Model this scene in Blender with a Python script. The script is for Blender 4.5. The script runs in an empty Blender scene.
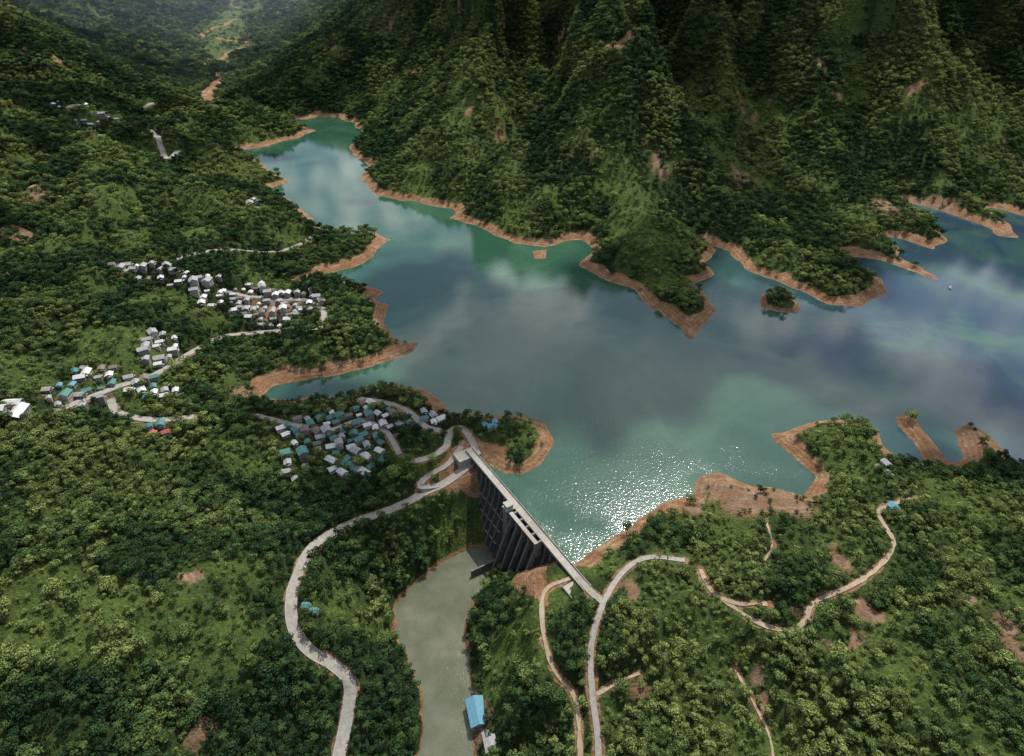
import bpy, bmesh, math, random
import numpy as np
from mathutils import Vector, Matrix
random.seed(7); rng=np.random.default_rng(7)
sc=bpy.context.scene
# ------------------------------------------------------------------ camera
CAMH=300.0; PITCH=math.radians(34); FPX=632.0
cam_d=bpy.data.cameras.new("camera"); cam=bpy.data.objects.new("camera",cam_d)
sc.collection.objects.link(cam); sc.camera=cam
cam.location=(0,0,CAMH); cam.rotation_euler=(math.radians(90)-PITCH,0,0)
cam_d.sensor_width=36; cam_d.lens=FPX/1024*36; cam_d.clip_start=1; cam_d.clip_end=40000
cp,sp_=math.cos(PITCH),math.sin(PITCH)
def ray(u,v):
    dx=(u-512)/FPX; dy=(378-v)/FPX
    return np.array([dx, cp+dy*sp_, -sp_+dy*cp])
def plane_pt(u,v,z=0.0):
    d=ray(u,v); t=(z-CAMH)/d[2]; return (d[0]*t,d[1]*t)
# ------------------------------------------------------------------ noise
TAB=rng.random((256,256))
def vn(x,y,seed=0):
    x=x+seed*17.31; y=y+seed*43.77
    ix=np.floor(x).astype(int); iy=np.floor(y).astype(int)
    fx=x-ix; fy=y-iy
    fx=fx*fx*fx*(fx*(fx*6-15)+10); fy=fy*fy*fy*(fy*(fy*6-15)+10)
    a=TAB[ix&255,iy&255]; b=TAB[(ix+1)&255,iy&255]; c=TAB[ix&255,(iy+1)&255]; d=TAB[(ix+1)&255,(iy+1)&255]
    return (a*(1-fx)+b*fx)*(1-fy)+(c*(1-fx)+d*fx)*fy
def fbm(x,y,o=4,seed=0):
    s=0;a=.5;t=0
    for i in range(o):
        s=s+a*vn(x*2**i,y*2**i,seed+i*3); t+=a; a*=.5
    return s/t
def ridged(x,y,o=4,seed=0):
    s=0;a=.5;t=0
    for i in range(o):
        s=s+a*(1-np.abs(2*vn(x*2**i,y*2**i,seed+i*5)-1)); t+=a; a*=.5
    return s/t
def sstep(a,b,x):
    t=np.clip((x-a)/(b-a),0,1); return t*t*(3-2*t)
# ------------------------------------------------------------------ grid
NX,NY=760,900; S0,S1=-.98,.98; Q0,Q1=150.0,9800.0; YO=250.0
DS=(S1-S0)/(NX-1); DQ=math.log(Q1/Q0)/(NY-1)
qs=Q0*np.exp(DQ*np.arange(NY)); ss=np.linspace(S0,S1,NX)
QQ,SS=np.meshgrid(qs,ss,indexing='ij')
X=SS*QQ; Y=QQ-YO
def samp(F,x,y):
    x=np.asarray(x,float); y=np.asarray(y,float)
    q=np.maximum(y+YO,Q0+.01); c=np.clip((x/q-S0)/DS,0,NX-1.001); r=np.clip(np.log(q/Q0)/DQ,0,NY-1.001)
    c0=c.astype(int); r0=r.astype(int); fc=c-c0; fr=r-r0
    return (F[r0,c0]*(1-fc)+F[r0,c0+1]*fc)*(1-fr)+(F[r0+1,c0]*(1-fc)+F[r0+1,c0+1]*fc)*fr
# ------------------------------------------------------------------ shorelines (surveyed at water level)
lake_px=[(484,462),(505,474),(522,475),(540,464),(552,442),(545,424),(520,417),(480,413),(452,411),(438,400),(420,391),(385,388),(350,396),(320,398),(290,400),(262,398),
(275,386),(300,381),(330,377),(370,366),(414,352),(419,343),(400,339),(382,325),(388,306),(374,300),(384,292),(360,283),(335,279),(300,281),(325,274),(350,268),(375,256),(391,240),(378,232),(350,233),(330,232),(313,220),(302,208),(290,198),(262,191),(288,181),(275,175),(262,165),(248,158),(236,150),(270,145),(300,138),(313,131),(285,121),(320,116),(340,117),(356,124),(363,134),(352,145),(355,155),(368,168),(362,180),(372,192),(400,200),(430,205),(457,208),(448,218),(475,225),(495,235),(515,243),(545,246),(580,240),(590,250),(582,265),(600,278),(630,290),(660,312),(690,337),(706,326),(719,310),(708,295),(694,285),(716,275),(705,262),(713,250),(698,240),(730,250),(745,270),(770,280),(800,290),(830,303),(860,306),(889,293),(880,280),(852,266),(842,254),(880,258),(910,270),(941,282),(925,268),(900,258),(898,246),(878,235),(905,240),(935,251),(951,240),(935,225),(905,209),(890,199),(930,208),(970,220),(1000,235),(1019,238),(1005,222),(984,206),(1024,215),(1080,222),(1180,215),(1330,260),
(1400,520),(1150,490),(1030,472),(1010,458),(990,435),(970,424),(952,430),(958,445),(966,459),(950,463),(930,440),(918,418),(905,411),(897,419),(915,445),(922,461),(895,456),(880,435),(860,421),(830,420),(800,425),(768,433),(775,446),(795,461),(813,476),(802,494),(780,488),(750,484),(720,472),(700,478),(690,495),(660,505),(630,525),(600,545),(584,557),(572,566)]
isl_px=[(759,294),(780,290),(802,305),(797,314),(778,312),(761,308)]
isl2_px=[(533,251),(546,250),(545,258),(535,259)]
riv_px=[(506,562),(497,548),(470,550),(440,565),(410,590),(396,610),(396,635),(410,660),(424,690),(425,730),(420,800),(400,950),(480,950),(468,800),(472,730),(474,700),(467,660),(461,635),(470,600),(490,575),(512,566)]
def poly(px,z): return np.array([plane_pt(u,v,z) for u,v in px])
LAKE=poly(lake_px,0); ISL=poly(isl_px,0); ISL2=poly(isl2_px,0); RIV=poly(riv_px,-40)
def sdist(PX,PY,P,closed=True):
    d2=np.full(PX.shape,1e18); ins=np.zeros(PX.shape,bool); n=len(P)
    for i in range(n if closed else n-1):
        ax,ay=P[i]; bx,by=P[(i+1)%n]; ex,ey=bx-ax,by-ay
        wx=PX-ax; wy=PY-ay
        t=np.clip((wx*ex+wy*ey)/(ex*ex+ey*ey+1e-9),0,1)
        d2=np.minimum(d2,(wx-ex*t)**2+(wy-ey*t)**2)
        if closed and ay!=by:
            c=((ay>PY)!=(by>PY))&(PX<(bx-ax)*(PY-ay)/(by-ay)+ax); ins^=c
    d=np.sqrt(d2); return np.where(ins,-d,d)
def sub_sd(P,pad):
    out=np.full(X.shape,9999.0)
    m=(X>P[:,0].min()-pad)&(X<P[:,0].max()+pad)&(Y>P[:,1].min()-pad)&(Y<P[:,1].max()+pad)
    out[m]=sdist(X[m],Y[m],P); return out
sdl=sdist(X,Y,LAKE)
near_dam=np.exp(-((X-5)**2+(Y-290)**2)/70**2)
wob=(fbm(X/38,Y/38,4,5)-.5)*18*(1-near_dam)
sdl=sdl+wob*np.clip(QQ/900,.5,1.6)
sdi=sub_sd(ISL,400)
for si in (sdi,sub_sd(ISL2,400)): sdl=np.maximum(sdl,-si+wob*.25)
sdr=sub_sd(RIV,500)
sdr=sdr+(fbm(X/14,Y/14,3,9)-.5)*7*(1-near_dam)
# ------------------------------------------------------------------ terrain base
CP=np.array([
(100,1450,300),(400,1500,330),(700,1500,330),(1000,1550,340),(1400,1650,380),(2000,1700,400),(-100,1520,310),(-350,1650,270),(-540,1830,215),(-680,1720,45),(-620,1650,90),
(-230,1220,120),(-100,1120,110),(-50,1280,200),(60,1060,130),(-20,900,40),(-390,1430,110),(-480,1580,110),
(180,620,26),(155,740,38),(175,850,70),(165,950,115),(150,1150,200),
(330,880,20),(350,1020,45),(345,1180,110),(560,980,75),(540,1150,170),(430,850,14),(700,980,40),(900,1050,50),(760,1220,160),(950,1280,200),(1200,1300,240),(1300,1100,80),
(0,2500,520),(800,2500,600),(1600,2500,600),(-450,2400,330),(-700,2500,120),(-820,2000,5),(-640,2050,120),(-920,2300,8),(-1000,2600,10),(-1300,2900,14),(-1500,3500,40),(-880,3000,30),(-1200,3500,22),(-1800,3500,130),(-1900,4300,170),(-1050,4200,40),(-600,4200,300),(-1600,4200,90),
(-500,3200,330),(-1300,5300,330),(-1900,5600,330),(-500,5200,520),(500,5000,600),(-2800,5000,460),(2500,5000,600),(-4000,7000,700),(-1500,7000,560),(0,8000,700),(4000,7000,700),(-2300,3200,300),
(-768,1720,26),(-1036,1800,132),(-1323,1900,215),(-1750,2000,290),(-1100,2150,30),(-1500,2400,90),(-2000,2600,200),(-700,1520,14),(-620,1350,20),(-1300,2600,25),
(-568,900,50),(-500,630,62),(-700,1200,38),(-900,1300,60),(-850,1550,25),(-1200,1500,70),(-336,790,20),(-420,1050,25),(-328,440,48),(-251,539,18),(-130,510,14),(-119,366,11),(-90,420,10),
(-240,266,32),(-186,155,18),(-85,196,-10),(-300,150,50),(-134,325,6),(-60,325,0),(-70,270,-8),(-330,330,55),(-900,700,120),(-600,300,110),
(18,225,-14),(45,262,4),(74,207,4),(85,250,8),(150,239,16),(224,313,15),(180,300,10),(260,264,22),(200,155,24),(100,155,4),(60,150,-6),(20,150,-22),(-30,150,-38),(130,190,12),
(0,0,-25),(-200,0,25),(200,0,35),(-400,0,60),(400,0,60),(500,250,50),(420,300,22),(900,300,60),(1400,500,80),(-60,345,6),(-40,352,7),(52,235,6)],float)
def rbf_fit(C):
    n=len(C); D=np.sqrt(((C[:,None,:2]-C[None,:,:2])**2).sum(-1)+60**2)
    A=np.zeros((n+3,n+3)); A[:n,:n]=-D
    A[:n,n]=1;A[:n,n+1:]=C[:,:2]/1000; A[n,:n]=1; A[n+1:,:n]=(C[:,:2]/1000).T
    return np.linalg.solve(A,np.r_[C[:,2],0,0,0])
wts=rbf_fit(CP)
wx_=(fbm(X/160,Y/160,3,21)-.5)*60; wy_=(fbm(X/160,Y/160,3,31)-.5)*60
wm=sstep(500,900,Y)
BX=X+wx_*wm; BY=Y+wy_*wm
Z=np.full(X.shape,wts[-3])+wts[-2]*BX/1000+wts[-1]*BY/1000
for i,(cx,cy,_) in enumerate(CP): Z-=wts[i]*np.sqrt((BX-cx)**2+(BY-cy)**2+3600)
mm=sstep(15,130,Z)*sstep(500,800,Y)
wr=(fbm(X/200,Y/200,3,55)-.5)*160
far_=sstep(1900,2600,Y)
R1=ridged((X+wr)/210,(Y+wr*.5)/460,2,3)-.62
R2=ridged((X+wr*.5)/80,(Y-wr*.3)/170,3,11)-.55
low=sstep(330,520,Y)*(1-mm)*sstep(60,-120,X)
Z=Z+mm*(R1*(240-90*far_)+R2*80)+(1-mm)*((fbm(X/85,Y/85,4,2)-.5)*20)+low*((ridged(X/170,Y/150,3,33)-.6)*75)+(fbm(X/26,Y/26,3,14)-.5)*7
# far river valley running up between the ranges
VAL=np.array([(-640,1480),(-735,1640),(-775,1780),(-860,2000),(-960,2350),(-1130,2800),(-1330,3400),(-1560,4200),(-1850,5200)],float)
dv=sdist(X,Y,VAL,False); vw=20+(Y-1500)*.10
# meandering river bed inside the valley
mt=np.linspace(0,1,60); seg=np.linspace(0,len(VAL)-1.001,60); i0=seg.astype(int); fr_=(seg-i0)[:,None]
MEA=VAL[i0]*(1-fr_)+VAL[i0+1]*fr_
MEA[:,0]+=np.sin(seg*3.1)*np.clip((MEA[:,1]-1650)*.085,0,110)+np.sin(seg*6.7+1)*np.clip((MEA[:,1]-1650)*.03,0,40)
dmea=sdist(X,Y,MEA,False)
vlim=6+.01*np.maximum(Y-2000,0)+.30*np.maximum(dv-vw,0)+.0006*np.maximum(dv-vw,0)**2+(fbm(X/90,Y/90,3,8)-.5)*8
Z=np.where(Y>1450,np.minimum(Z,vlim),Z)
Z=np.where(Y>1500,np.maximum(Z,4+fbm(X/200,Y/200,3,8)*8),Z)
d=np.maximum(sdl,0)
lim=.42*d+.0013*d*d
k=6.0
h=np.clip(.5+.5*(lim-Z)/k,0,1)
Zl=lim*(1-h)+Z*h-k*h*(1-h)*sstep(0,25,d)
Zl=np.where(d<250,Zl,Z)
Zl=np.maximum(Zl,np.minimum(.40*d,6.8+0*d)*(Y>0)*(sdr>60)+np.where(sdr<=60,np.minimum(.40*d,5)*np.clip(sdr/60+.4,0,1),0)-(sdl>140)*60-(np.clip(sdl-60,0,80)))
Z=np.where(sdl<0,np.maximum(.3*sdl,-30),Zl)
carve=np.where(sdr>0,-41+1.05*sdr,-41+np.maximum(.3*sdr,-3))
A=np.array(plane_pt(478,458,6)); B=np.array(plane_pt(576,573,6))
ex=(B-A)/np.linalg.norm(B-A); en=np.array([ex[1],-ex[0]])
if en[0]>0: en=-en
LD=float(np.linalg.norm(B-A))
dn=(X-A[0])*en[0]+(Y-A[1])*en[1]; dsx=(X-A[0])*ex[0]+(Y-A[1])*ex[1]
Z=np.where((dn>2)|(dsx<-60)|(dsx>LD+60),np.minimum(Z,np.maximum(carve,-44)),Z)
# ------------------------------------------------------------------ survey on terrain
TS=np.exp(np.linspace(math.log(120),math.log(9000),2600))
def P(u,v):
    dd=ray(u,v); px=dd[0]*TS; py=dd[1]*TS; pz=CAMH+dd[2]*TS
    hh=samp(Z,px,py)-pz; hit=np.where(hh>0)[0]
    i=hit[0] if len(hit) else len(TS)-1
    return float(px[i]),float(py[i]),float(TS[i])
# ------------------------------------------------------------------ roads
def catmull(pts,step=4.0):
    pts=[np.array(p) for p in pts]; pts=[2*pts[0]-pts[1]]+pts+[2*pts[-1]-pts[-2]]
    out=[]
    for i in range(1,len(pts)-2):
        p0,p1,p2,p3=pts[i-1:i+3]; n=max(2,int(np.linalg.norm(p2-p1)/step))
        for j in range(n):
            t=j/n; out.append(.5*((2*p1)+(-p0+p2)*t+(2*p0-5*p1+4*p2-p3)*t*t+(-p0+3*p1-3*p2+p3)*t**3))
    out.append(pts[-2]); return np.array(out)
road_defs=[
("concrete_road",5.6,[(474,458),(458,476),(442,490),(425,494),(390,508),(350,525),(315,548),(297,570),(290,595),(293,625),(308,648),(335,665),(350,685),(349,715),(340,756),(328,800)]),
("concrete_road",4.2,[(477,456),(472,440),(462,427),(450,430),(446,447),(430,458),(415,462)]),
("concrete_road",3.4,[(442,490),(420,487),(428,474),(448,462),(462,446)]),
("concrete_road",4,[(440,432),(425,428),(408,410),(388,402),(360,400)]),
("concrete_road",3.4,[(400,455),(385,430),(360,420),(330,430),(300,425),(270,420),(255,415)]),
("access_road",3.0,[(600,800),(597,740),(592,700),(592,640),(605,600),(625,570),(650,558),(685,560)]),
("access_road",4,[(578,577),(590,590),(604,602)]),
("dirt_track",2.4,[(700,570),(712,592),(735,605),(768,602)]),
("dirt_track",2.4,[(712,592),(735,612),(760,625),(790,630),(805,620),(815,600),(850,588),(880,565),(893,545),(885,525),(880,510),(915,498)]),
("dirt_track",2.2,[(570,578),(545,590),(543,630),(555,665),(575,700),(580,756),(582,800)]),
("dirt_track",1.8,[(592,700),(620,680),(640,672)]),
("dirt_track",1.2,[(735,670),(752,700),(770,740),(775,790)]),
("dirt_track",1.2,[(765,520),(772,545),(765,560)]),
("concrete_road",5.4,[(40,412),(62,408),(90,400),(120,385),(160,372),(200,347),(235,332),(290,327),(320,321),(322,308),(300,299),(262,301)]),
("concrete_road",4.6,[(110,398),(118,412),(150,418),(195,420)]),
("concrete_road",6,[(120,268),(180,262),(240,250),(300,243),(322,232)]),
("concrete_road",9,[(70,112),(110,108),(150,105),(185,97),(206,92)]),
("concrete_road",7,[(95,135),(150,130),(165,155),(178,150)]),
("concrete_road",4,[(225,285),(245,300),(262,301)]),
]
roadd=np.full(X.shape,99.0); roadz=np.zeros(X.shape)
roads=[]
for nm,w,px in road_defs:
    pts=[P(u,v)[:2] for u,v in px]; c=catmull(pts,3.0)
    z=samp(Z,c[:,0],c[:,1]); z=np.maximum(z,1.2 if c[:,1].min()>330 else -60)
    kk=11; zz=np.pad(z,kk,mode='edge'); z=np.convolve(zz,np.ones(2*kk+1)/(2*kk+1),'valid')
    roads.append((nm,w,c,z))
for nm,w,c,z in roads:
    for (x,y),zc in zip(c,z):
        q=y+YO; r=int(math.log(max(q,Q0)/Q0)/DQ); cc=int((x/q-S0)/DS)
        rr=int(16/(q*DQ))+2; cr=int(16/(q*DS))+2
        sl=(slice(max(0,r-rr),min(NY,r+rr+1)),slice(max(0,cc-cr),min(NX,cc+cr+1)))
        if sl[0].start>=sl[0].stop or sl[1].start>=sl[1].stop: continue
        dd=np.hypot(X[sl]-x,Y[sl]-y)-w/2
        m=dd<roadd[sl]; roadd[sl]=np.where(m,dd,roadd[sl]); roadz[sl]=np.where(m,zc,roadz[sl])
bl=1-sstep(1.5,11,roadd)
Z=Z*(1-bl)+(roadz-.35)*bl
# ------------------------------------------------------------------ cover masks
soil=np.zeros(X.shape); grass=np.zeros(X.shape)
def blob(F,u,v,rx,ry,amp=1):
    x,y,t=P(u,v); m=t/FPX; rxm=rx*m; rym=ry*m/max(.35,abs(ray(u,v)[2])/np.linalg.norm(ray(u,v)))
    e=((X-x)/rxm)**2+((Y-y)/rym)**2
    np.maximum(F,amp*np.exp(-e),out=F)
for b in [(740,500,36,18,1.0),(790,502,26,20,1.0),(715,486,20,12,1.0),(690,510,18,8,.9),(840,560,10,20,.8),(868,612,13,12,1.4),(790,585,12,9,.8),(845,640,32,12,.75),(1015,640,18,26,.8),
 (190,575,18,10,.7),(200,735,18,18,.7),(640,690,20,12,.6),(760,690,8,30,.75),(800,610,14,11,.7),(630,590,14,16,.7),(35,190,18,10,.7),(20,235,28,8,.7),
 (740,180,22,10,.8),(660,165,14,8,.7),(500,140,8,8,.7),(1015,155,12,8,.9),(345,430,60,25,.5),(275,310,45,14,.7),(480,720,18,30,.7),(250,395,25,10,.7),(60,400,25,6,.6),(935,430,14,22,1.),(985,440,16,16,1.),
 (930,210,25,8,.9),(890,205,20,8,.9),(430,680,10,14,.9),(970,600,16,8,.6)]: blob(soil,*b)
for b in [(235,572,45,18,1.1),(955,495,45,28,1.2),(735,570,55,18,1.1),(900,640,70,45,1),(690,640,55,65,.9),(740,740,70,45,.9),(840,560,60,45,.9),(600,560,24,12,1),(330,465,70,20,.7),(840,20,50,35,.7),(900,45,70,50,.7),(960,90,60,40,.7),
 (520,440,25,12,.9),(440,520,40,25,.8),(520,640,35,60,.8),(330,600,30,30,.7),(450,130,50,45,.7),(600,110,40,40,.6),(730,110,60,40,.7),(200,220,60,20,.8),(850,470,45,28,1.),(640,210,25,35,.9),(100,460,60,20,.6),(60,600,60,40,.6),(980,560,40,30,.8),(230,180,50,15,.7),(680,560,40,20,.8),(120,330,50,20,.6),(690,520,40,12,.8),(230,660,40,30,.5)]: blob(grass,*b)
fn=fbm(X/22,Y/22,4,41); fn2=fbm(X/9,Y/9,3,44); fl=fbm(X/120,Y/120,3,47)
grass=np.maximum(grass,(Y>2150)*(1-sstep(.3,.9,dv/vw+(fl-.5)*1.2))*1.1)
soil=soil*sstep(.32,.56,fn*.5+fn2*.5+.04)
shore=(1-sstep(3.3,6.2,Z+(fn-.5)*6))*(sdl<34)*(sdl>-60)*(sdr>25)
nr=(Y<420)&(X>20)
shore=np.where(nr,shore*(1-sstep(6,17,sdl+(fn2-.5)*16)),shore)
shore=shore*np.where((Y<420)&(X<60)&(X>-140),.8,1)
rsh=(1-sstep(1.0,4.5,sdr+(fn2-.5)*4))*.8
soil_in=soil*(Y<1000)
rivbed=(Y>1450)*(1-sstep(5,12,dmea+(fn-.5)*10-(Y<1900)*7))*.9
soil=np.maximum(soil,rivbed)
soil=np.maximum(np.maximum(soil,shore),rsh)
soil=np.maximum(soil,(1-sstep(.3,2.4,roadd+(fn2-.5)*4))*.8)
scar=sstep(.69,.76,fbm(X/35,Y/40,4,61))*sstep(30,90,Z)*(Y<2500)
soil=np.maximum(soil,scar*.6)
isl_in=sstep(-4,-8,sdi); soil=soil*(1-isl_in)
grass=np.clip(grass*sstep(.33,.56,fn*.7+fl*.3+.06)+sstep(.55,.68,fbm(X/45,Y/45,4,71))*.75,0,1)
# ------------------------------------------------------------------ material helpers
def mat(name): 
    m=bpy.data.materials.new(name); m.use_nodes=True; nt=m.node_tree; nt.nodes.clear()
    o=nt.nodes.new('ShaderNodeOutputMaterial'); return m,nt,o
def N(nt,t,**kw):
    n=nt.nodes.new(t)
    for k_,v_ in kw.items(): setattr(n,k_,v_)
    return n
def noise(nt,scale,detail=5,rough=.55,vec=None,dist=0):
    n=N(nt,'ShaderNodeTexNoise'); n.inputs['Scale'].default_value=scale; n.inputs['Detail'].default_value=detail; n.inputs['Roughness'].default_value=rough; n.inputs['Distortion'].default_value=dist
    if vec is None: vec=geo_pos(nt)
    nt.links.new(vec,n.inputs['Vector']); return n.outputs[0]
def geo_pos(nt):
    for n in nt.nodes:
        if n.bl_idname=='ShaderNodeNewGeometry': return n.outputs['Position']
    return nt.nodes.new('ShaderNodeNewGeometry').outputs['Position']
def ramp(nt,fac,stops):
    r=N(nt,'ShaderNodeValToRGB'); e=r.color_ramp.elements
    while len(e)<len(stops): e.new(.5)
    for i,(p,c) in enumerate(stops):
        e[i].position=p; e[i].color=(c if len(c)==4 else (*c,1)) if hasattr(c,'__len__') else (c,c,c,1)
    nt.links.new(fac,r.inputs[0]); return r.outputs[0]
def mix(nt,f,a,b,typ='MIX'):
    m=N(nt,'ShaderNodeMix',data_type='RGBA',blend_type=typ)
    for s_,v_ in ((0,f),(6,a),(7,b)):
        if isinstance(v_,bpy.types.NodeSocket): nt.links.new(v_,m.inputs[s_])
        elif s_==0: m.inputs[0].default_value=v_
        else: m.inputs[s_].default_value=(*v_,1)
    return m.outputs[2]
def math_(nt,op,a,b=0.0):
    m=N(nt,'ShaderNodeMath',operation=op)
    for i,v_ in enumerate((a,b)):
        if isinstance(v_,bpy.types.NodeSocket): nt.links.new(v_,m.inputs[i])
        else: m.inputs[i].default_value=v_
    return m.outputs[0]
def bsdf(nt,o,col,rough=.9,bump=None,bs=.5,bd=1,metal=0,spec=.3):
    p=N(nt,'ShaderNodeBsdfPrincipled')
    if isinstance(col,bpy.types.NodeSocket): nt.links.new(col,p.inputs['Base Color'])
    else: p.inputs['Base Color'].default_value=(*col,1)
    p.inputs['Roughness'].default_value=rough; p.inputs['Metallic'].default_value=metal; p.inputs['Specular IOR Level'].default_value=spec
    if bump is not None:
        b=N(nt,'ShaderNodeBump'); b.inputs['Strength'].default_value=bs; b.inputs['Distance'].default_value=bd
        nt.links.new(bump,b.inputs['Height']); nt.links.new(b.outputs[0],p.inputs['Normal'])
    nt.links.new(p.outputs[0],o.inputs[0]); return p
# terrain material
m_ter,nt,o=mat("terrain_soil_and_undergrowth")
at=N(nt,'ShaderNodeAttribute',attribute_name='cover'); sp=N(nt,'ShaderNodeSeparateColor'); nt.links.new(at.outputs[0],sp.inputs[0])
n1=noise(nt,.12,8,.65); n2=noise(nt,.6,6,.7)
under=ramp(nt,n2,[(.3,(.014,.024,.009)),(.7,(.05,.078,.024))])
gr=ramp(nt,n2,[(.3,(.035,.065,.014)),(.5,(.09,.135,.03)),(.7,(.17,.21,.06))])
sl=ramp(nt,n1,[(.28,(.20,.095,.042)),(.5,(.37,.205,.11)),(.72,(.52,.38,.25))])
sepz=N(nt,'ShaderNodeSeparateXYZ'); nt.links.new(geo_pos(nt),sepz.inputs[0])
band=math_(nt,'SINE',math_(nt,'ADD',math_(nt,'MULTIPLY',sepz.outputs[2],4.5),math_(nt,'MULTIPLY',n1,6)))
sl=mix(nt,math_(nt,'MULTIPLY',math_(nt,'ADD',band,1.0),.24),sl,(.19,.09,.042))
sl=mix(nt,math_(nt,'MULTIPLY',sp.outputs[2],ramp(nt,noise(nt,.22,7,.7),[(.40,0),(.58,.6)])),sl,(.20,.18,.15))
sl=mix(nt,ramp(nt,n2,[(.44,0),(.7,.6)]),sl,(.075,.065,.035))
gf=math_(nt,'MULTIPLY',sp.outputs[1],ramp(nt,n1,[(.3,.2),(.6,1)]))
sf=ramp(nt,math_(nt,'ADD',sp.outputs[0],math_(nt,'MULTIPLY',math_(nt,'SUBTRACT',n2,.5),1.1)),[(.35,0),(.55,1)])
c=mix(nt,gf,under,gr); c=mix(nt,sf,c,sl)
bsdf(nt,o,c,.95,n2,1.,2.4,spec=.1)
# ------------------------------------------------------------------ mesh from grid
def grid_mesh(name,xx,yy,zz,mask=None):
    nv=xx.size; idx=np.arange(nv).reshape(xx.shape)
    f=np.stack([idx[:-1,:-1],idx[:-1,1:],idx[1:,1:],idx[1:,:-1]],-1).reshape(-1,4)
    co=np.stack([xx,yy,zz],-1).reshape(-1,3)
    if mask is not None:
        mk=mask.reshape(-1)[f].any(1); f=f[mk]
        used=np.unique(f); re=np.full(nv,-1); re[used]=np.arange(len(used)); f=re[f]; co=co[used]
    me=bpy.data.meshes.new(name); me.vertices.add(len(co)); me.vertices.foreach_set('co',co.astype(np.float32).ravel())
    me.loops.add(f.size); me.loops.foreach_set('vertex_index',f.astype(np.int32).ravel())
    me.polygons.add(len(f)); me.polygons.foreach_set('loop_start',np.arange(0,f.size,4,dtype=np.int32)); me.polygons.foreach_set('loop_total',np.full(len(f),4,np.int32))
    me.polygons.foreach_set('use_smooth',np.ones(len(f),bool))
    me.update(calc_edges=True); ob=bpy.data.objects.new(name,me); sc.collection.objects.link(ob); return ob
ter=grid_mesh("terrain",X,Y,Z)
ca=ter.data.color_attributes.new('cover','FLOAT_COLOR','POINT')
ca.data.foreach_set('color',np.stack([soil,grass,np.clip(soil_in*1.2,0,1),np.ones_like(soil)],-1).astype(np.float32).ravel())
ter.data.materials.append(m_ter)
# ------------------------------------------------------------------ water
m_w,nt,o=mat("reservoir_water")
n1=noise(nt,.0045,4,.5,dist=.6); sx=N(nt,'ShaderNodeSeparateXYZ'); nt.links.new(geo_pos(nt),sx.inputs[0])
t=math_(nt,'ADD',math_(nt,'MULTIPLY',sx.outputs[0],1/520),math_(nt,'MULTIPLY',math_(nt,'SUBTRACT',n1,.5),1.0))
col=ramp(nt,t,[(.0,(.024,.075,.046)),(.38,(.026,.070,.050)),(.8,(.024,.050,.074))])
col=mix(nt,ramp(nt,noise(nt,.011,5,.6,dist=.8),[(.45,0),(.68,.65)]),col,(.058,.135,.080))
p=bsdf(nt,o,col,.06,noise(nt,.5,5,.62),.28,.35,spec=1.0); p.inputs['IOR'].default_value=1.42
vd=N(nt,'ShaderNodeVectorMath',operation='DISTANCE'); nt.links.new(geo_pos(nt),vd.inputs[0]); vd.inputs[1].default_value=(60,350,0)
wf=ramp(nt,math_(nt,'ADD',math_(nt,'DIVIDE',vd.outputs['Value'],340),math_(nt,'MULTIPLY',math_(nt,'SUBTRACT',noise(nt,.02,4,.6),.5),1.3)),[(.2,1),(.7,0)])
nt.links.new(math_(nt,'ADD',math_(nt,'MULTIPLY',wf,.07),.04),p.inputs['Roughness'])
for n in list(nt.nodes):
    if n.bl_idname=='ShaderNodeBump': nt.links.new(math_(nt,'ADD',math_(nt,'MULTIPLY',wf,.42),.10),n.inputs['Strength'])
water=grid_mesh("reservoir_water",X,Y,np.zeros_like(Z),(sdl<12+.01*QQ)&((dn<1)|(dsx<-45)|(dsx>LD+45)))
water.data.materials.append(m_w)
m_r,nt,o=mat("river_water")
col=ramp(nt,noise(nt,.06,6,.6,dist=.3),[(.3,(.07,.082,.046)),(.5,(.10,.108,.068)),(.7,(.14,.142,.095))])
p=bsdf(nt,o,col,.12,noise(nt,.9,4,.6),.45,.25,spec=.5)
rw=grid_mesh("river_water",X,Y,np.full_like(Z,-40.0),(sdr<6)); rw.data.materials.append(m_r)
# ------------------------------------------------------------------ simple mesh builder
class MB:
    def __init__(s): s.v=[];s.f=[];s.m=[]
    def add(s,vs,fs,m=0):
        b=len(s.v); s.v+= [tuple(v) for v in vs]; s.f+=[tuple(b+i for i in f) for f in fs]; s.m+=[m]*len(fs)
    def box(s,x0,x1,y0,y1,z0,z1,m=0):
        s.add([(x0,y0,z0),(x1,y0,z0),(x1,y1,z0),(x0,y1,z0),(x0,y0,z1),(x1,y0,z1),(x1,y1,z1),(x0,y1,z1)],
              [(0,3,2,1),(4,5,6,7),(0,1,5,4),(1,2,6,5),(2,3,7,6),(3,0,4,7)],m)
    def cyl(s,p0,p1,r0,r1,n=6,m=0):
        p0=Vector(p0);p1=Vector(p1);a=(p1-p0).normalized(); u=a.orthogonal().normalized(); w=a.cross(u)
        vs=[p0+(u*math.cos(2*math.pi*i/n)+w*math.sin(2*math.pi*i/n))*r0 for i in range(n)]+[p1+(u*math.cos(2*math.pi*i/n)+w*math.sin(2*math.pi*i/n))*r1 for i in range(n)]
        s.add(vs,[(i,(i+1)%n,n+(i+1)%n,n+i) for i in range(n)]+[tuple(range(n,2*n))],m)
    def mesh(s,name,mats,smooth=False):
        me=bpy.data.meshes.new(name); me.from_pydata(s.v,[],s.f); 
        for m in mats: me.materials.append(m)
        me.polygons.foreach_set('material_index',s.m); me.update()
        bm=bmesh.new(); bm.from_mesh(me); bmesh.ops.recalc_face_normals(bm,faces=bm.faces); bm.to_mesh(me); bm.free()
        return me
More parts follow.
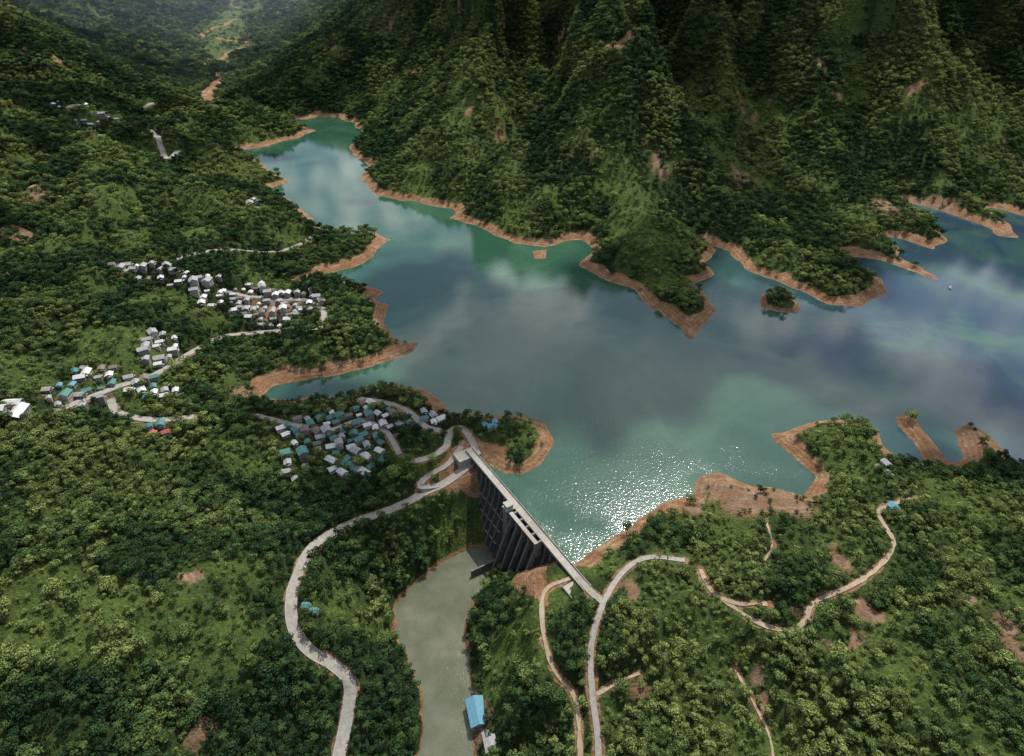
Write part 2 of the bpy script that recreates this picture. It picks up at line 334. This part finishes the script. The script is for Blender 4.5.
def link(name,me,loc=(0,0,0),rz=0,scale=1):
    ob=bpy.data.objects.new(name,me); ob.location=loc; ob.rotation_euler=(0,0,rz); ob.scale=(scale,)*3; sc.collection.objects.link(ob); return ob
# ------------------------------------------------------------------ road meshes
def conc(name,c0,c1,scale=.5):
    m,nt,o=mat(name); a=noise(nt,scale,7,.7); b=noise(nt,scale*.1,4)
    c=ramp(nt,a,[(.3,c0),(.7,c1)]); c=mix(nt,ramp(nt,b,[(.45,0),(.75,.5)]),c,tuple(x*.5 for x in c0)); bsdf(nt,o,c,.9,a,.3,.2,spec=.2); return m
m_road=conc("pale_concrete_paving",(.22,.205,.175),(.38,.355,.305)); m_dirt=conc("packed_dirt",(.26,.195,.13),(.42,.34,.235)); m_kerb=conc("kerb_concrete",(.28,.265,.235),(.42,.40,.36))
for nm,w,c,z in roads:
    n=len(c); tg=np.gradient(c,axis=0); tg/=np.linalg.norm(tg,axis=1)[:,None]+1e-9; nr=np.stack([-tg[:,1],tg[:,0]],-1)
    far=np.clip((c[:,1]-600)/600,0,1.5)
    zz=z+.15+far
    mb=MB(); prof=[(-w/2-.6,-3),(-w/2-.35,.14),(-w/2-.05,.14),(-w/2,0),(w/2,0),(w/2+.05,.14),(w/2+.35,.14),(w/2+.6,-3)] if nm=="concrete_road" else [(-w/2-.6,-2.5),(-w/2,.0),(-w/6,-.05),(w/6,-.05),(w/2,0),(w/2+.6,-2.5)]
    wj=1+(.15*np.sin(np.arange(n)*.9)+.15*rng.standard_normal(n))*(nm=="dirt_track")
    vs=[]
    for i in range(n):
        for (a,b) in prof: vs.append((c[i,0]+nr[i,0]*a*wj[i],c[i,1]+nr[i,1]*a*wj[i],zz[i]+b))
    kpf=len(prof); fs=[];ms=[]
    for i in range(n-1):
        for j in range(kpf-1):
            fs.append((i*kpf+j,i*kpf+j+1,(i+1)*kpf+j+1,(i+1)*kpf+j)); ms.append(1 if nm=="concrete_road" and j!=3 else 0)
    mb.v=vs; mb.f=fs; mb.m=ms
    link(nm,mb.mesh(nm,[m_dirt if nm=="dirt_track" else m_road,m_kerb]))
# ------------------------------------------------------------------ dam
m_crest=conc("dam_crest_concrete",(.28,.26,.225),(.42,.39,.34))
m_pier=conc("weathered_pier_concrete",(.11,.108,.10),(.25,.24,.215))
m_face,nt,o=mat("stained_shaded_dam_concrete")
mp=N(nt,'ShaderNodeMapping'); mp.inputs['Scale'].default_value=(1,1,.12); nt.links.new(geo_pos(nt),mp.inputs[0])
st=noise(nt,.5,6,.65,vec=mp.outputs[0]); c=ramp(nt,st,[(.3,(.02,.02,.02)),(.6,(.055,.055,.05)),(.8,(.12,.115,.10))]); bsdf(nt,o,c,.9,st,.3,.3,spec=.2)  # streak stains, with the downstream face's shade also darkened into the colour
m_dark,nt,o=mat("gate_steel"); bsdf(nt,o,(.05,.055,.06),.5,metal=.6)
m_glass,nt,o=mat("window_glass"); bsdf(nt,o,(.02,.025,.03),.1,spec=.6)
mb=MB(); L0,L1=-8,LD+8
def ext(mb,prof,a,b,m): 
    n=len(prof); vs=[(a,p[0],p[1]) for p in prof]+[(b,p[0],p[1]) for p in prof]
    mb.add(vs,[(i,(i+1)%n,n+(i+1)%n,n+i) for i in range(n)]+[tuple(range(n-1,-1,-1)),tuple(range(n,2*n))],m)
ext(mb,[(-1.5,-46),(-1.5,5),(3.2,5),(3.2,-3),(18,-46)],L0,L1,1)
mb.box(L0-4,L1+4,-1.9,3.6,5.003,5.6,0)
mb.box(L0-4,L1+4,-1.9,-1.6,5.6,6.6,0); mb.box(L0-4,L1+4,3.3,3.6,5.6,6.6,0)
sp0,sp1=LD*.50,LD*.74
for i in range(int(L0)//6,int(L1)//6+1):
    s_=i*6.0
    if s_<L0+1 or s_>L1-1 or sp0-12<s_<sp1+2: continue
    ext(mb,[(3.1,4.2),(4.2,4.2),(4.6,-3.5),(19.2,-45.9),(17,-45.9),(3.1,-3)],s_-.3,s_+.3,2)
for zz in (-12,-21,-30,-39):
    nn=3.2+(-3-zz)*14.8/43
    mb.box(L0,sp0-12,nn-.5,nn+.8,zz-.2,zz+.2,2)
k_=4
for i in range(k_+1):
    s_=sp0+(sp1-sp0)*i/k_
    mb.box(s_-.6,s_+.6,3.65,9,-6,6.5,2)
    ext(mb,[(8.9,1.5),(24,-40),(24,-45.8),(18,-45.8),(8.9,-8)],s_-.5,s_+.5,2)
    if i<k_:
        b_=sp0+(sp1-sp0)*(i+1)/k_
        mb.box(s_+.6,b_-.6,4.6,5.2,-3.5,3.9,3)
        for q_ in range(3): mb.box(s_+.6,b_-.6,5.203,5.5,-2.6+q_*2.2,-2.2+q_*2.2,3)
mb.box(sp0-1,sp1+1,6.5,9.1,6.503,7.0,0)
t0=sp0-8
mb.box(t0,t0+5,3.65,9.5,-30,6.5,2); mb.box(t0-.4,t0+5.4,3.62,9.9,6.503,7,0); mb.box(t0+.4,t0+4.6,4.5,9,7.003,10,0); mb.box(t0-.1,t0+5.1,4,9.5,10.003,10.3,0)
for j in range(2): mb.box(t0+.9+j*1.9,t0+1.9+j*1.9,9.003,9.06,7.8,9.2,4)
for j in range(2): mb.box(t0+.34,t0+.397,5.0+j*1.8,6.0+j*1.8,7.8,9.2,4)
mb.box(-14,-4,-5,13,-12,4.9,0); mb.box(LD+3,LD+14,-5,12,-14,4.9,0)
mb.box(LD+3,LD+14,11.7,12,4.9,6,0); mb.box(-14,-4,12.7,13,4.9,6,0)
mb.box(sp0-4,sp1+4,17,36,-45,-40.6,2); mb.box(sp0-5,sp0-4.003,17,36,-45,-35,2); mb.box(sp1+4.003,sp1+5,17,36,-45,-35,2)
for i in range(14):
    s_=L0+8*i+4
    mb.cyl((s_,-1.75,6.6),(s_,-1.75,11),.1,.06,5,3); mb.box(s_-.08,s_+.08,-1.7,-.3,10.9,11.0,3)
me=mb.mesh("dam",[m_crest,m_face,m_pier,m_dark,m_glass])
M=Matrix(((ex[0],en[0],0,A[0]),(ex[1],en[1],0,A[1]),(0,0,1,0),(0,0,0,1)))
me.transform(M)
bm=bmesh.new(); bm.from_mesh(me); bmesh.ops.recalc_face_normals(bm,faces=bm.faces); bm.to_mesh(me); bm.free()
link("concrete_dam",me)
# ------------------------------------------------------------------ houses
def roofmat(name,col):
    m,nt,o=mat(name); tc=N(nt,'ShaderNodeTexCoord'); w=N(nt,'ShaderNodeTexWave'); w.inputs['Scale'].default_value=2.2; nt.links.new(tc.outputs['Object'],w.inputs[0])
    a=noise(nt,.7,5,.7); c=mix(nt,ramp(nt,a,[(.42,0),(.72,.7)]),col,tuple(x*.35+.05 for x in col)); bsdf(nt,o,c,.6,w.outputs[0],.3,.05); return m
roofs=[roofmat("teal_roof",(.06,.19,.17)),roofmat("grey_roof",(.32,.32,.31)),roofmat("white_roof",(.6,.6,.57)),roofmat("rusty_roof",(.21,.11,.07)),roofmat("brown_roof",(.18,.145,.115)),roofmat("blue_roof",(.10,.27,.36)),roofmat("green_roof",(.06,.15,.12)),roofmat("red_roof",(.33,.07,.05))]
walls=[conc("plaster_wall",(.36,.34,.30),(.5,.47,.43)),conc("block_wall",(.20,.19,.18),(.30,.29,.27))]
m_door,nt,o=mat("wood_door"); bsdf(nt,o,(.10,.05,.03),.7)
def house_mesh(kind,rf,wl):
    mb=MB(); W,D,H=[(6,8,3.2),(7.5,9,6),(5,6,2.8),(8,14,4)][kind]
    mb.box(-W/2,W/2,-D/2,D/2,-5,H,0)
    o_=.6; rh=[1.6,1.8,1.2,1.8][kind]; y0,y1=-D/2-o_,D/2+o_; x0,x1=-W/2-o_,W/2+o_; zt=H+rh; ze=H-.15
    t=.12
    mb.add([(x0,y0,ze),(x0,y1,ze),(0,y1,zt),(0,y0,zt),(x0,y0,ze+t),(x0,y1,ze+t),(0,y1,zt+t),(0,y0,zt+t)],[(0,1,2,3),(4,7,6,5),(0,4,5,1),(0,3,7,4),(1,5,6,2)],1)
    mb.add([(x1,y0,ze),(x1,y1,ze),(.002,y1,zt),(.002,y0,zt),(x1,y0,ze+t),(x1,y1,ze+t),(.002,y1,zt+t),(.002,y0,zt+t)],[(0,1,2,3),(4,7,6,5),(0,4,5,1),(0,3,7,4),(1,5,6,2)],1)
    for s_ in (-1,1): mb.add([(-W/2,s_*D/2,H),(W/2,s_*D/2,H),(0,s_*D/2,H+rh*.9)],[(0,1,2)],0)
    fl=2 if kind==1 else 1
    for f_ in range(fl):
        zb=1+f_*2.9
        for y in np.arange(-D/2+1.5,D/2-1,2.4):
            for s_ in (-1,1): mb.box(s_*W/2-.04,s_*W/2+.04,y-.5,y+.5,zb,zb+1.1,2)
        for s_ in (-1,1): mb.box(-W*.3,-W*.3+1.1,s_*D/2-.04,s_*D/2+.04,zb,zb+1.1,2)
    mb.box(.4,1.4,-D/2-.05,-D/2+.05,0,2.1,3)
    mb.box(-.3,2.1,-D/2-1.9,-D/2-.7,2.35,2.45,1)
    for px_ in (-.2,1.9): mb.box(px_,px_+.12,-D/2-1.85,-D/2-1.73,-3,2.35,0)
    return mb.mesh("village_house",[walls[wl],roofs[rf],m_glass,m_door])
hm={}
def place_house(x,y,rz,kind,rf,wl,scale=1,nm="village_house",dz=0):
    key=(kind,rf,wl)
    if key not in hm: hm[key]=house_mesh(*key)
    z=float(samp(Z,x,y)); link(nm,hm[key],(x,y,z+.4+dz),rz,scale)
    housed.append((x,y,5.0*scale))
housed=[]
def cluster(u,v,ru,rv,n,ang,cols,sc_=1,kinds=(0,0,1,2,2)):
    x0,y0,t=P(u,v); got=0; tries=0; m=t/FPX; dd=ray(u,v); s_=abs(dd[2])/np.linalg.norm(dd)
    while got<n and tries<n*40:
        tries+=1
        a=random.uniform(-1,1);b=random.uniform(-1,1)
        if a*a+b*b>1: continue
        x=x0+a*ru*m; y=y0+b*rv*m/s_
        if samp(sdl,x,y)<14 or samp(roadd,x,y)<2.5*sc_ : continue
        if any((x-h_[0])**2+(y-h_[1])**2<(8.0*sc_)**2 for h_ in housed): continue
        place_house(x,y,ang+random.choice((0,math.pi/2))+random.uniform(-.25,.25),random.choice(kinds),random.choice(cols),random.choice((0,1,1)),sc_*random.uniform(.7,1.1)); got+=1
TE,GR,WH,RU,BR,BL,GN,RD=range(8)
cluster(330,432,48,17,46,.5,(TE,TE,GR,GR,WH,WH,GN,BR),.74)
cluster(375,425,30,20,30,.7,(TE,GR,GR,WH,WH,BR,RU),.74)
cluster(355,458,32,15,24,.9,(GR,WH,WH,TE,BR),.8,(3,0,1))
cluster(295,468,14,10,8,.4,(TE,TE,GR),.8)
cluster(425,420,20,8,8,.4,(TE,GR,WH),.75)
cluster(275,310,50,13,70,.2,(GR,BR,GR,WH,WH,BR),.78)
cluster(215,292,16,10,12,.2,(GR,WH,GR),.9)
cluster(165,352,14,13,18,.5,(GR,WH,GR,GR),.82)
cluster(130,385,52,8,34,.4,(GR,WH,WH,BR,TE),.8)
cluster(75,400,26,9,18,.3,(TE,GR,BL,GR),.8)
cluster(10,412,14,6,4,.3,(WH,WH,GR),1.1,(3,1))
cluster(160,433,12,5,4,.3,(TE,RD,GR),.85)
cluster(150,265,40,7,28,.2,(GR,WH,BR,GR),.9)
cluster(260,290,6,5,4,.2,(WH,),.9)
cluster(90,115,34,5,16,.2,(WH,GR),1.2)
cluster(255,205,8,4,4,.2,(GR,WH),1.1)
cluster(885,468,8,8,3,.2,(BR,GR),.7)
cluster(495,424,14,5,3,.2,(TE,WH,BL),.7)
cluster(310,612,8,5,2,.2,(TE,GR),.6)
x,y,_=P(893,510); place_house(x,y,.4,0,BL,0,.8)
x,y,_=P(477,716); place_house(x,y,.25,3,BL,0,1.05,"powerhouse"); 
x,y,_=P(490,745); place_house(x,y,.25,3,GR,1,.7,"powerhouse_annex")
for hx,hy,hr in housed:
    q=hy+YO; r=int(math.log(max(q,Q0)/Q0)/DQ); cc=int((hx/q-S0)/DS); rr=int(12/(q*DQ))+2; cr=int(12/(q*DS))+2
    sl=(slice(max(0,r-rr),min(NY,r+rr+1)),slice(max(0,cc-cr),min(NX,cc+cr+1)))
    roadd[sl]=np.minimum(roadd[sl],np.hypot(X[sl]-hx,Y[sl]-hy)-hr+2)
# ------------------------------------------------------------------ boat
mb=MB(); hull=[(-4,-.0),(-3.6,-1),(0,-1.25),(3,-.9),(4.8,0),(3,.9),(0,1.25),(-3.6,1)]
vs=[(a,b,.7+.25*(a>2)) for a,b in hull]+[(a*.85,b*.6,-.3) for a,b in hull]+[(a*.93,b*.85,.68) for a,b in hull]+[(a*.8,b*.6,.2) for a,b in hull]
fs=[(i,(i+1)%8,8+(i+1)%8,8+i) for i in range(8)]+[(i,(i+1)%8,16+(i+1)%8,16+i) for i in range(8)]+[(16+i,16+(i+1)%8,24+(i+1)%8,24+i) for i in range(8)]+[tuple(range(24,32)),tuple(range(8,16))]
mb.add(vs,fs,0); mb.box(-2,1,-.8,.8,1.9,2.0,1)
for a in (-1.9,.9):
    for b in (-.75,.75): mb.cyl((a,b,.3),(a,b,1.9),.05,.05,5,0)
x,y=plane_pt(950,288); link("motor_boat",mb.mesh("motor_boat",[walls[0],roofs[BL]]),(x,y,.1),1.1)
# ------------------------------------------------------------------ tree prototypes
def leafmat(name,ca_,cb,cc):
    m,nt,o=mat(name); oi=N(nt,'ShaderNodeObjectInfo'); at=N(nt,'ShaderNodeAttribute',attribute_name='tone')
    ti=N(nt,'ShaderNodeAttribute',attribute_name='tint',attribute_type='INSTANCER')
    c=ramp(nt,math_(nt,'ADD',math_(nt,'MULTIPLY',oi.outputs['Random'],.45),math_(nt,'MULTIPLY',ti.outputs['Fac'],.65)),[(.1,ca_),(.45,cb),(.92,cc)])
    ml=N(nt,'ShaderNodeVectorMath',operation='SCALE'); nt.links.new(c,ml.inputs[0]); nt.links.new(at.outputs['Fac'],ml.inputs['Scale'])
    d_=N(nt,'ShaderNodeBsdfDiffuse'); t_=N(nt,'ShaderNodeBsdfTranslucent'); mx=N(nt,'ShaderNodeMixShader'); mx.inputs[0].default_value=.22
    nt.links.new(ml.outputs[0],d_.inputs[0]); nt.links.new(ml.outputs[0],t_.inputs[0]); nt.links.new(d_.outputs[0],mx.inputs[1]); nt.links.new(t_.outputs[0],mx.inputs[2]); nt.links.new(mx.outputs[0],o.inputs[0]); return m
m_leaf=leafmat("broadleaf_foliage",(.024,.05,.024),(.062,.108,.038),(.21,.26,.08))
m_palm=leafmat("palm_fronds",(.05,.09,.03),(.08,.13,.04),(.12,.17,.06))
m_bark,nt,o=mat("bark"); bsdf(nt,o,(.12,.09,.06),.95)
protos=bpy.data.collections.new("tree_kinds")
def finish(name,mb,tone,leaf):
    me=bpy.data.meshes.new(name); me.from_pydata(mb.v,[],mb.f); me.materials.append(m_bark); me.materials.append(leaf); me.polygons.foreach_set('material_index',mb.m)
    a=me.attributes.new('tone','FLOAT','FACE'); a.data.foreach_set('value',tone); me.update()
    ob=bpy.data.objects.new(name,me); protos.objects.link(ob)
def tree(name,seed,nl,wide,tall,cards,cs):
    r=random.Random(seed); mb=MB(); tone=[]
    mb.cyl((0,0,-.3),(.02,.01,tall*.5),.045,.025,6,0)
    lobes=[]
    for i in range(nl):
        a=2*math.pi*i/nl*1.0+r.uniform(-.5,.5); rr=(wide*.30*r.uniform(.6,1.15)) if i else 0
        zc=tall*(.62+.2*r.random()) if i else tall*.78
        lobes.append((rr*math.cos(a),rr*math.sin(a),zc,wide*.22*r.uniform(.75,1.25),r.uniform(.6,1.4)))
        mb.cyl((.01,0,tall*.3),(rr*math.cos(a)*.8,rr*math.sin(a)*.8,zc-.05),.02,.008,4,0)
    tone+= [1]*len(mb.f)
    for (lx,ly,lz,lr,tn) in lobes:
        for k in range(cards):
            d_=Vector((r.gauss(0,1),r.gauss(0,1),r.gauss(.45,1))).normalized(); rad=lr*r.uniform(.72,1.12)
            c_=Vector((lx,ly,lz))+Vector((d_.x,d_.y,d_.z*.8))*rad
            nrm=(d_+Vector((r.gauss(0,.5),r.gauss(0,.5),r.gauss(.25,.5)))).normalized(); u=nrm.orthogonal().normalized(); w=nrm.cross(u); an=r.uniform(0,6.28)
            u,w=u*math.cos(an)+w*math.sin(an),w*math.cos(an)-u*math.sin(an); s_=cs*r.uniform(.6,1.3)
            mb.add([c_-u*s_-w*s_*.3,c_+w*s_*.7-u*s_*.1,c_+u*s_+w*s_*.2,c_-w*s_*.6+u*s_*.2],[(0,1,2,3)],1)
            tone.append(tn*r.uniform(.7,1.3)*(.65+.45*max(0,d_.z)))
    finish(name,mb,tone,m_leaf)
tree("a_broad_tree",1,7,1.0,1.0,55,.058)
tree("b_round_tree",2,5,.95,.95,70,.058)
tree("c_tall_tree",3,6,.85,1.35,60,.055)
tree("d_spreading_tree",4,9,1.15,.85,45,.062)
tree("e_shrub",5,5,1.0,.6,45,.07)
mb=MB(); tone=[]; r=random.Random(9)
mb.cyl((0,0,-.2),(.05,.02,1.5),.04,.025,6,0); tone+=[1]*len(mb.f)
for i in range(14):
    a=i*2.4; el=r.uniform(.1,.9); prev=Vector((.05,.02,1.5)); dr=Vector((math.cos(a),math.sin(a),el)).normalized(); sd=Vector((-math.sin(a),math.cos(a),0))
    for k in range(4):
        nx=prev+dr*.14; dr=(dr+Vector((0,0,-.35))).normalized(); w0=.055*(1-.15*k)*(k>0)+.02*(k==0); w1=.055*(1-.22*(k+1))
        mb.add([prev-sd*w0-Vector((0,0,.02)),prev,nx,nx-sd*w1-Vector((0,0,.02)),prev+sd*w0-Vector((0,0,.02)),nx+sd*w1-Vector((0,0,.02))],[(0,1,2,3),(1,4,5,2)],1); tone+=[r.uniform(.7,1.2)]*2
        prev=nx
finish("f_coconut_palm",mb,tone,m_palm)
# ------------------------------------------------------------------ scatter
pts=[];scl=[];kind=[];tint=[]
for y0,y1,spc,c0,c1,steep in [(60,330,3.4,3.0,8.8,0),(330,650,4.6,4.2,9.8,0),(650,1100,6.2,6,12,0),(1100,1900,7.8,8.5,14.5,0),(1900,3400,14,15,24,0),(3400,7500,30,32,46,0),(850,1900,5.2,6.5,12,1),(900,1800,4.0,6,10,2)]:
    xm=.80*(y1+YO); gx,gy=np.meshgrid(np.arange(-xm,xm,spc),np.arange(y0,y1,spc))
    gx=gx+rng.uniform(-.5,.5,gx.shape)*spc; gy=gy+rng.uniform(-.5,.5,gy.shape)*spc; gx=gx.ravel(); gy=gy.ravel()
    k=np.abs(gx)<.76*(gy+YO); gx=gx[k]; gy=gy[k]
    z=samp(Z,gx,gy)
    if steep:
        gz=np.hypot(samp(Z,gx+6,gy)-z,samp(Z,gx,gy+6)-z)/6
        k=rng.random(len(gx))<np.clip((gz-(.55 if steep==1 else 1.1))*1.3,0,1); gx=gx[k]; gy=gy[k]; z=z[k]
    so=samp(soil,gx,gy); so2=samp(soil_in,gx,gy); ga=samp(grass,gx,gy); rd=samp(roadd,gx,gy); sl_=samp(sdl,gx,gy); sr=samp(sdr,gx,gy); ii=samp(isl_in,gx,gy)
    dnn=(gx-A[0])*en[0]+(gy-A[1])*en[1]; dss=(gx-A[0])*ex[0]+(gy-A[1])*ex[1]
    pr=(1-np.clip(so*1.25,0,.985-.05*(so2>.3)))*(1-(.45+.5*(gy>2100))*ga*(z<120))
    u_=rng.random(len(gx))
    size=c0+(c1-c0)*rng.random(len(gx))**1.5*(.6+.7*vn(gx/30,gy/30,5))
    keep=(u_<pr)&(sl_>3)&~((z<1.2)&(sl_<25)&(ii<.5))&(sr>2.5)&(rd>size*(.3+.25*(gy>1000)))&~((dnn>-10)&(dnn<22)&(dss>-14)&(dss<LD+16))
    gx,gy,z,size,ga,so2=[a[keep] for a in (gx,gy,z,size,ga,so2)]
    kd=rng.choice(5,len(gx),p=[.27,.25,.16,.2,.12])
    sh=(rng.random(len(gx))<ga*.8)|((so2>.3)&(rng.random(len(gx))<.85)); kd=np.where(sh,4,kd); size=np.where(sh,size*.6,size)
    pm=(rng.random(len(gx))<.03)&(gy<700); kd=np.where(pm,5,kd); size=np.where(pm,5.5,size)
    tn=np.clip(sstep(.38,.66,fbm(gx/40,gy/40,3,77))*.7+ga*.8+(fbm(gx/160,gy/160,2,79)-.5)*.7,0,1)
    pts.append(np.stack([gx,gy,z-.04*size],-1)); scl.append(size); kind.append(kd); tint.append(tn)
pts=np.concatenate(pts);scl=np.concatenate(scl);kind=np.concatenate(kind);tint=np.concatenate(tint)
print("trees",len(pts))
me=bpy.data.meshes.new("forest"); me.vertices.add(len(pts)); me.vertices.foreach_set('co',pts.astype(np.float32).ravel())
for nm,ty,dt in (('scl','FLOAT',scl.astype(np.float32)),('tint','FLOAT',tint.astype(np.float32)),('rz','FLOAT',rng.uniform(0,6.28,len(pts)).astype(np.float32)),('kind','INT',kind.astype(np.int32))):
    a=me.attributes.new(nm,ty,'POINT'); a.data.foreach_set('value',dt)
me.update(); forest=bpy.data.objects.new("forest",me); sc.collection.objects.link(forest)
ng=bpy.data.node_groups.new("forest_scatter","GeometryNodeTree")
ng.interface.new_socket("Geometry",in_out='INPUT',socket_type='NodeSocketGeometry'); ng.interface.new_socket("Geometry",in_out='OUTPUT',socket_type='NodeSocketGeometry')
gi=ng.nodes.new('NodeGroupInput'); go=ng.nodes.new('NodeGroupOutput'); ip=ng.nodes.new('GeometryNodeInstanceOnPoints'); ci=ng.nodes.new('GeometryNodeCollectionInfo')
ci.inputs[0].default_value=protos; ci.inputs['Separate Children'].default_value=True; ci.inputs['Reset Children'].default_value=True
def na(nm,ty):
    a=ng.nodes.new('GeometryNodeInputNamedAttribute'); a.data_type=ty; a.inputs[0].default_value=nm; return a.outputs[0]
cx_=ng.nodes.new('ShaderNodeCombineXYZ'); ng.links.new(na('rz','FLOAT'),cx_.inputs[2])
mp_=ng.nodes.new('GeometryNodeMeshToPoints'); ng.links.new(gi.outputs[0],mp_.inputs[0])
ng.links.new(mp_.outputs[0],ip.inputs['Points']); ng.links.new(ci.outputs[0],ip.inputs['Instance']); ip.inputs['Pick Instance'].default_value=True
ng.links.new(na('kind','INT'),ip.inputs['Instance Index']); ng.links.new(cx_.outputs[0],ip.inputs['Rotation']); ng.links.new(na('scl','FLOAT'),ip.inputs['Scale']); ng.links.new(ip.outputs[0],go.inputs[0])
md=forest.modifiers.new("scatter","NODES"); md.node_group=ng
# ------------------------------------------------------------------ clouds (unseen layer 1500 m up, shaped for ground shadows and reflections)
SE,SA=math.radians(56),math.radians(22); CZ=1500.0
offx=CZ/math.tan(SE)*math.sin(SA); offy=CZ/math.tan(SE)*math.cos(SA)
cx,cy=np.meshgrid(np.linspace(-7000,7000,900),np.linspace(-1500,12000,900))
gx=cx-offx; gy=cy-offy
dens=(fbm(gx/380,gy/380,6,88)-.5)*1.2+(fbm(gx/120,gy/120,4,93)-.5)*.85
bias=-.01
def cb(x,y,r1,r2,a): 
    global bias; bias=bias+a*np.exp(-(((gx-x)/r1)**2+((gy-y)/r2)**2))
cb(-30,560,85,60,.35); cb(90,460,70,40,.25); cb(-1150,1850,350,250,.3); cb(380,1120,90,110,.25); cb(760,1150,90,90,.2); cb(-560,720,130,80,.12); cb(60,190,500,150,-.35); cb(-120,480,70,60,-.2); cb(-60,1020,260,200,-.35); cb(600,1150,120,170,-.25); cb(-1100,2900,450,700,-.6); cb(-320,560,120,100,-.2); cb(250,560,60,60,-.2)
dens=dens+bias
cl=grid_mesh("clouds",cx,cy,CZ+np.clip(dens,0,1)*250*(fbm(cx/130,cy/130,3,5)-.3))
a=cl.data.attributes.new('dens','FLOAT','POINT'); a.data.foreach_set('value',dens.astype(np.float32).ravel())
m_c,nt,o=mat("cloud_vapour"); at=N(nt,'ShaderNodeAttribute',attribute_name='dens')
al=ramp(nt,math_(nt,'ADD',at.outputs['Fac'],.5),[(.50,0),(.59,.92)])
d_=N(nt,'ShaderNodeBsdfDiffuse'); d_.inputs[0].default_value=(.9,.9,.9,1); t_=N(nt,'ShaderNodeBsdfTranslucent'); t_.inputs[0].default_value=(.95,.96,.98,1); tr=N(nt,'ShaderNodeBsdfTransparent')
m1=N(nt,'ShaderNodeMixShader'); m1.inputs[0].default_value=.9; nt.links.new(d_.outputs[0],m1.inputs[1]); nt.links.new(t_.outputs[0],m1.inputs[2])
m2=N(nt,'ShaderNodeMixShader'); nt.links.new(al,m2.inputs[0]); nt.links.new(tr.outputs[0],m2.inputs[1]); nt.links.new(m1.outputs[0],m2.inputs[2]); nt.links.new(m2.outputs[0],o.inputs[0])
cl.data.materials.append(m_c)
# ------------------------------------------------------------------ haze lying in the far valley
mb=MB(); mb.box(-9500,9500,1600,9500,-200,520)
m_h,nt,o=mat("valley_haze"); vs_=N(nt,'ShaderNodeVolumeScatter'); vs_.inputs['Color'].default_value=(.6,.78,1,1); vs_.inputs['Density'].default_value=9e-5; vs_.inputs['Anisotropy'].default_value=.2
nt.links.new(vs_.outputs[0],o.inputs['Volume']); link("valley_haze",mb.mesh("valley_haze",[m_h]))
# ------------------------------------------------------------------ light
w=bpy.data.worlds.new("World"); sc.world=w; w.use_nodes=True; nt=w.node_tree
sky=nt.nodes.new('ShaderNodeTexSky'); sky.sky_type='NISHITA'; sky.sun_disc=False; sky.sun_elevation=SE; sky.sun_rotation=SA; sky.altitude=300
bg=nt.nodes['Background']; bg.inputs[1].default_value=.10; nt.links.new(sky.outputs[0],bg.inputs[0])
sd=bpy.data.lights.new("sun",'SUN'); sd.energy=5; sd.angle=math.radians(.5); sd.color=(1,.96,.89); so_=bpy.data.objects.new("sun",sd); sc.collection.objects.link(so_)
dirv=Vector((-math.sin(SA)*math.cos(SE),-math.cos(SA)*math.cos(SE),-math.sin(SE))); so_.rotation_euler=dirv.to_track_quat('-Z','Y').to_euler(); so_.location=(0,0,2500)
sc.view_settings.view_transform='Standard'; sc.view_settings.look='None'; sc.view_settings.exposure=0; sc.view_settings.gamma=1
